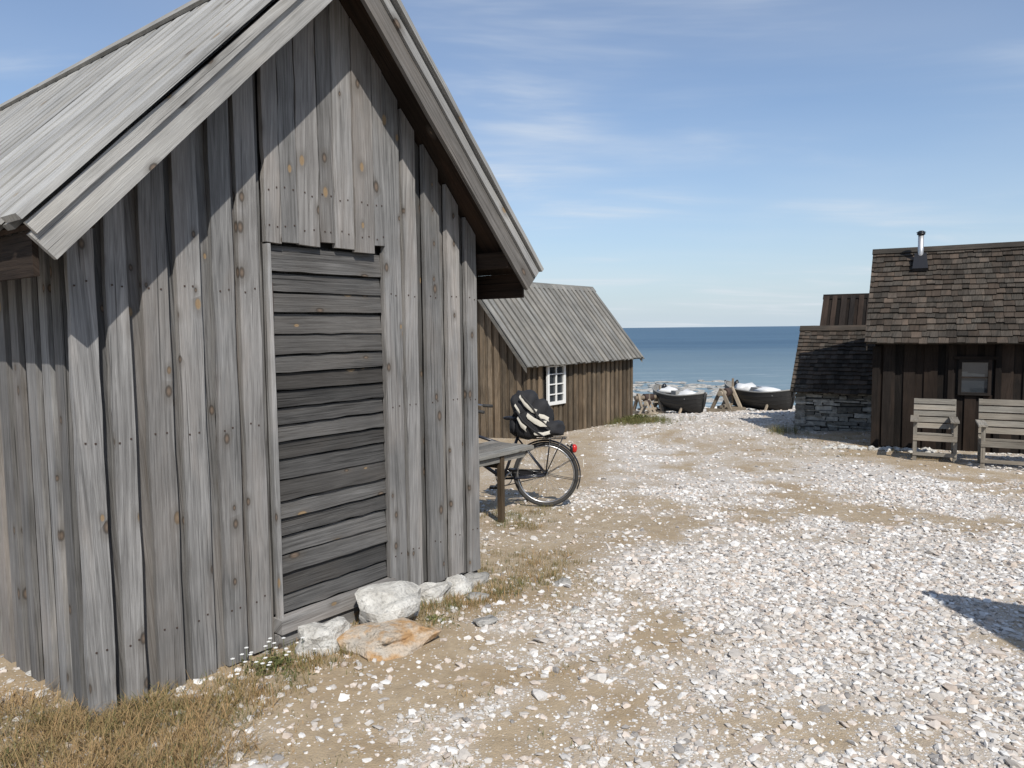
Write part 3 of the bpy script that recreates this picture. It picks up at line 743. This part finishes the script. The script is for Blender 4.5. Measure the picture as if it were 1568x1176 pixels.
# ------------------------------------------------------------------ chairs
def chair(name,x,y,width,dirv,h=.88):
    gz=Hgt(x,y); E=empty(name,(x,y,gz),dirv); c=MB(); w=width
    for xx in (0,w-.05):
        c.box((xx,0,0),(xx+.05,.06,.58),axis=2)
        c.prism([(xx,.50,0),(xx+.05,.50,0),(xx+.05,.66,h),(xx,.66,h)],(0,.05,0))
        c.box((xx,.06,.30),(xx+.045,.52,.37),axis=1)
        c.box((xx-.04,-.06,.58),(xx+.07,.60,.605),axis=1)
        c.box((xx+.005,.06,.08),(xx+.04,.5,.13),axis=1)
    c.box((0,-.012,.30),(w,.0,.38),axis=0); c.box((0,-.012,.08),(w,-.0,.13),axis=0)
    for i in range(6):
        yy=.01+i*.083; c.box((.0,yy,.385-.012*i),(w,yy+.07,.41-.012*i),axis=0)
    nb=5; st=(h-.40)/nb
    for i in range(nb):
        k=.42+i*st; yb=.48+.16*k/h
        c.prism([(.0,yb,k),(.0,yb+.016,k+st*.8),(w,yb+.016,k+st*.8),(w,yb,k)],(0,.018,0))
    c.build('chair_frame',['chair'],E)
chair('garden_chair',5.90,10.78,.56,eR,.86)
chair('garden_chair',6.42,10.02,1.25,eR,.90)

# ------------------------------------------------------------------ boats
def boat(name,x,y,yaw,L=3.3,B=.66,Hh=.70,seed=1,sc=.8):
    gz=Hgt(x,y); E=empty(name,(x,y,gz+.06)); E.rotation_euler=(0,math.radians(2),yaw); E.scale=(sc,sc,sc)
    h=MB(); N=26; K=7
    grid=[]
    for i in range(N+1):
        t=i/N; s=2*t-1; hb=B*max(0.0,1-abs(s)**2.6)**.7+.01; sheer=Hh+.20*abs(s)**2.5; keel=.02+.17*(max(0,abs(s)-.72)/.28)**2
        row=[]
        for j in range(-K,K+1):
            q=abs(j)/K; yy=hb*(math.sin(q*math.pi/2)**.85); zz=keel+(sheer-keel)*(q**1.7)
            row.append(V((s*L/2*(1+.04*q),math.copysign(yy,j) if j else 0,zz)))
        grid.append(row)
    for off,mt in ((0,0),(.03,1)):
        b0=len(h.v)
        for row in grid:
            for p in row: h.v.append(V((p.x*(1-off*.3),p.y*(1-off*1.2),p.z+off)))
        C=2*K+1
        for i in range(N):
            for j in range(C-1):
                a=b0+i*C+j; h.face([a,a+1,a+C+1,a+C],[(0,0)]*4,.5,mt,False)
    for sd in (0,-1): h.tube([r[sd]+V((0,0,.015)) for r in grid],.028,1,6)
    for q in (4,5,6):
        for sg in (-1,1): h.tube([r[K+sg*q] for r in grid],.012,0,4)
    for i in (6,12,18,21):
        r=grid[i]; z=r[0].z-.13; h.box((r[0].x-.11,r[0].y*.93,z),(r[0].x+.11,r[-1].y*.93,z+.03),m=1)
    h.tube([grid[-1][K],grid[-1][K]+V((.10,0,.35)),grid[-1][-1]+V((.08,0,.06))],.035,0,6); h.tube([grid[0][K],grid[0][K]+V((-.1,0,.35)),grid[0][-1]+V((-.08,0,.05))],.035,0,6)
    h.tube([grid[i][K]+V((0,0,-.03)) for i in range(2,N-1)],.04,0,6)
    h.build('hull',['tar','inner','cradle'],E)
    g=MB()
    g.blob((.45,.1,Hh+.03),(.5,.42,.17),0,2,.5,seed); g.blob((-.6,-.1,Hh+.03),(.45,.38,.19),0,2,.5,seed+4); g.box((-.1,-.3,Hh-.15),(.25,.25,Hh+.14),m=1); g.blob((-1.25,.1,Hh+.12),(.11,.11,.2),2,2,.2,seed+3); g.tube([(-1.25,.1,Hh),(-1.45,.1,Hh-.4)],.05,2)
    g.build('gear',['tarp','inner','fender'],E)
    c=MB()
    for xx in (-.9,.9):
        c.box((xx-.07,-.7,-.12),(xx+.07,.7,-.01),axis=1)
        for sg in (-1,1): c.beam((xx,sg*.58,-.05),(xx,sg*.42,.30),.07,.07)
    c.build('cradle',['cradle'],E)
boat('rowing_boat',5.52,24.4,math.radians(-70),seed=2,sc=.82)
boat('rowing_boat',8.08,24.2,math.radians(-62),B=.64,seed=5,sc=.84)
def winch(x,y,yaw,s=1.0):
    gz=Hgt(x,y); E=empty('boat_winch',(x,y,gz)); E.rotation_euler[2]=yaw; E.scale=(s,s,s); c=MB()
    for xx in (-.45,.45):
        c.beam((xx,-.5,.06),(xx,.5,.06),.12,.12); c.beam((xx,-.35,.06),(xx,0,.8),.1,.1); c.beam((xx,.35,.06),(xx,0,.8),.1,.1)
    c.tube([(-.6,0,.65),(.6,0,.65)],.09,0,10); c.beam((.6,-.45,.65),(.6,.45,.65),.06,.06); c.beam((.55,0,.2),(.55,0,1.1),.06,.06); c.beam((-.45,0,.2),(.45,0,.2),.1,.08)
    c.tube([(-.2,0,.65),(.2,0,.65)],.15,1,10)
    c.build('winch_frame',['cradle','rust'],E)
winch(4.55,24.6,.4,.85); winch(7.0,24.0,.9,.95); winch(4.35,23.6,1.2,.6)
random.seed(5)
s=MB()
for i in range(170):
    y=random.uniform(33,46); x=y*random.uniform(.12,.30); z=-1.80+random.uniform(-.02,.05)
    s.blob((x,y,z),(random.uniform(.15,.7),random.uniform(.1,.3),random.uniform(.05,.13)),0,1,.4,i,False)
for i in range(90):
    y=random.uniform(26,30); x=y*random.uniform(.12,.5); s.blob((x,y,Hgt(x,y)),[random.uniform(.06,.2)]*2+[random.uniform(.04,.11)],1,1,.4,i,False)
s.build('shore_rocks',['rockg','rock'])
s=MB()
for i in range(60):
    x,y=Rp(random.uniform(-.7,.9),random.uniform(-.5,-.1)); s.blob((x,y,Hgt(x,y)+.01),(random.uniform(.03,.08),random.uniform(.03,.07),.03),0,1,.4,i,False)
s.build('edging_stones',['rock'])

# ------------------------------------------------------------------ sea
me=bpy.data.meshes.new('sea'); S=30000
me.from_pydata([(-S,29,-1.78),(S,29,-1.78),(S,S,-1.78),(-S,S,-1.78)],[],[(0,1,2,3)])
t=NT('sea_water'); o_=t.obj()
w1=t.noise(t.mapping(o_,(.5,1.6,1)),1.2,5,.65); w2=t.noise(t.mapping(o_,(.012,.06,1)),1,4,.6)
sep=t.n('ShaderNodeSeparateXYZ'); t.l(o_,sep.inputs[0])
near=t.rng(t.math('ADD',sep.outputs[1],t.math('MULTIPLY',t.noise(t.mapping(o_,(.08,.3,1)),1,3),40)),50,150,1,0)
col=t.mix(t.rng(w2,.35,.65),(.045,.095,.15),(.065,.125,.185)); col=t.mix(near,col,(.17,.235,.265))
foam=t.math('MULTIPLY',t.rng(t.noise(t.mapping(o_,(.15,1.6,1)),1,5,.6),.58,.66),t.rng(sep.outputs[1],36,70,1,0))
col=t.mix(t.math('MULTIPLY',foam,.6),col,(.6,.63,.65))
me.materials.append(t.out(col,.5,t.bump(w1,.6,.25),.25)); so=bpy.data.objects.new('sea',me); scene.collection.objects.link(so)

# ------------------------------------------------------------------ world, sun
sd=V((.198,-.688,.698)).normalized(); el=math.asin(sd.z); rot=math.atan2(sd.x,sd.y)
w=bpy.data.worlds.new('World'); scene.world=w; w.use_nodes=True; nt=w.node_tree; bg=nt.nodes['Background']
sky=nt.nodes.new('ShaderNodeTexSky'); sky.sky_type='NISHITA'; sky.sun_disc=False; sky.sun_elevation=el; sky.sun_rotation=rot; sky.air_density=1.0; sky.dust_density=.6; sky.ozone_density=1.5
tc=nt.nodes.new('ShaderNodeTexCoord'); sx=nt.nodes.new('ShaderNodeSeparateXYZ'); nt.links.new(tc.outputs['Generated'],sx.inputs[0])
def wm(op,a,b):
    n=nt.nodes.new('ShaderNodeMath'); n.operation=op
    for i,q in enumerate((a,b)):
        if isinstance(q,bpy.types.NodeSocket): nt.links.new(q,n.inputs[i])
        else: n.inputs[i].default_value=q
    return n.outputs[0]
def wmix(f,a,b):
    m=nt.nodes.new('ShaderNodeMix'); m.data_type='RGBA'; nt.links.new(f,m.inputs[0])
    for i,q in ((6,a),(7,b)):
        if isinstance(q,bpy.types.NodeSocket): nt.links.new(q,m.inputs[i])
        else: m.inputs[i].default_value=(*q,1)
    return m.outputs[2]
zz=wm('ADD',wm('MAXIMUM',sx.outputs[2],0.0),.10)
cx=nt.nodes.new('ShaderNodeCombineXYZ'); nt.links.new(wm('DIVIDE',sx.outputs[0],zz),cx.inputs[0]); nt.links.new(wm('DIVIDE',sx.outputs[1],zz),cx.inputs[1])
def wn(scale,loc,rotz,sc,det,rough,dist):
    mp=nt.nodes.new('ShaderNodeMapping'); nt.links.new(cx.outputs[0],mp.inputs[0]); mp.inputs['Scale'].default_value=scale; mp.inputs['Location'].default_value=loc; mp.inputs['Rotation'].default_value=(0,0,rotz)
    n=nt.nodes.new('ShaderNodeTexNoise'); n.noise_dimensions='2D'; nt.links.new(mp.outputs[0],n.inputs['Vector']); n.inputs['Scale'].default_value=sc; n.inputs['Detail'].default_value=det; n.inputs['Roughness'].default_value=rough; n.inputs['Distortion'].default_value=dist
    return n.outputs['Fac']
def wr(v,a,b,c,d):
    n=nt.nodes.new('ShaderNodeMapRange'); n.interpolation_type='SMOOTHSTEP'; nt.links.new(v,n.inputs[0])
    for i,q in enumerate((a,b,c,d)): n.inputs[i+1].default_value=q
    return n.outputs[0]
c1=wn((.45,1.3,1),(5.3,2.4,0),.22,1.0,6,.58,.4); c2=wn((.6,.9,1),(3,4,0),.1,.8,3,.5,.2)
cl=wm('MULTIPLY',wr(c1,.47,.80,0,.80),wr(c2,.42,.64,.12,.95))
cl=wm('ADD',cl,wr(c2,.30,.8,.04,.20))
hz=nt.nodes.new('ShaderNodeMath'); hz.operation='POWER'; nt.links.new(wm('SUBTRACT',1.0,wm('MAXIMUM',sx.outputs[2],0.0)),hz.inputs[0]); hz.inputs[1].default_value=6.5
lift=nt.nodes.new('ShaderNodeMix'); lift.data_type='RGBA'; lift.blend_type='MULTIPLY'; lift.inputs[0].default_value=1; nt.links.new(sky.outputs[0],lift.inputs[6]); lift.inputs[7].default_value=(.95,1.10,1.27,1)
base=wmix(wm('MULTIPLY',hz.outputs[0],.92),lift.outputs[2],(5.5,6.5,7.4))
nt.links.new(wmix(cl,base,(7.2,7.7,8.3)),bg.inputs[0]); bg.inputs[1].default_value=.103
ld=bpy.data.lights.new('sun','SUN'); ld.energy=5.0; ld.angle=math.radians(.5); ld.color=(1,.955,.885)
lo=bpy.data.objects.new('sun',ld); scene.collection.objects.link(lo); lo.rotation_euler=sd.to_track_quat('Z','Y').to_euler(); lo.location=(5,-10,12)
# ------------------------------------------------------------------ camera
f=1130.0; r=.0105; p=math.atan((588-503.8)/f); spn,cpn=math.sin(p),math.cos(p)
Xv=V((1,0,0)); U=V((0,spn,cpn)); Rt=Xv*math.cos(r)-U*math.sin(r); Up=Xv*math.sin(r)+U*math.cos(r); Bk=V((0,-cpn,spn))
cam=bpy.data.cameras.new('camera'); cam.sensor_width=36; cam.lens=f/1568*36; cam.clip_end=60000; cam.clip_start=.05
co_=bpy.data.objects.new('camera',cam); scene.collection.objects.link(co_)
mt=Matrix((Rt,Up,Bk)).transposed().to_4x4(); mt.translation=V((0,0,1.6)); co_.matrix_world=mt
scene.camera=co_
scene.view_settings.view_transform='Standard'; scene.view_settings.look='None'; scene.view_settings.exposure=0
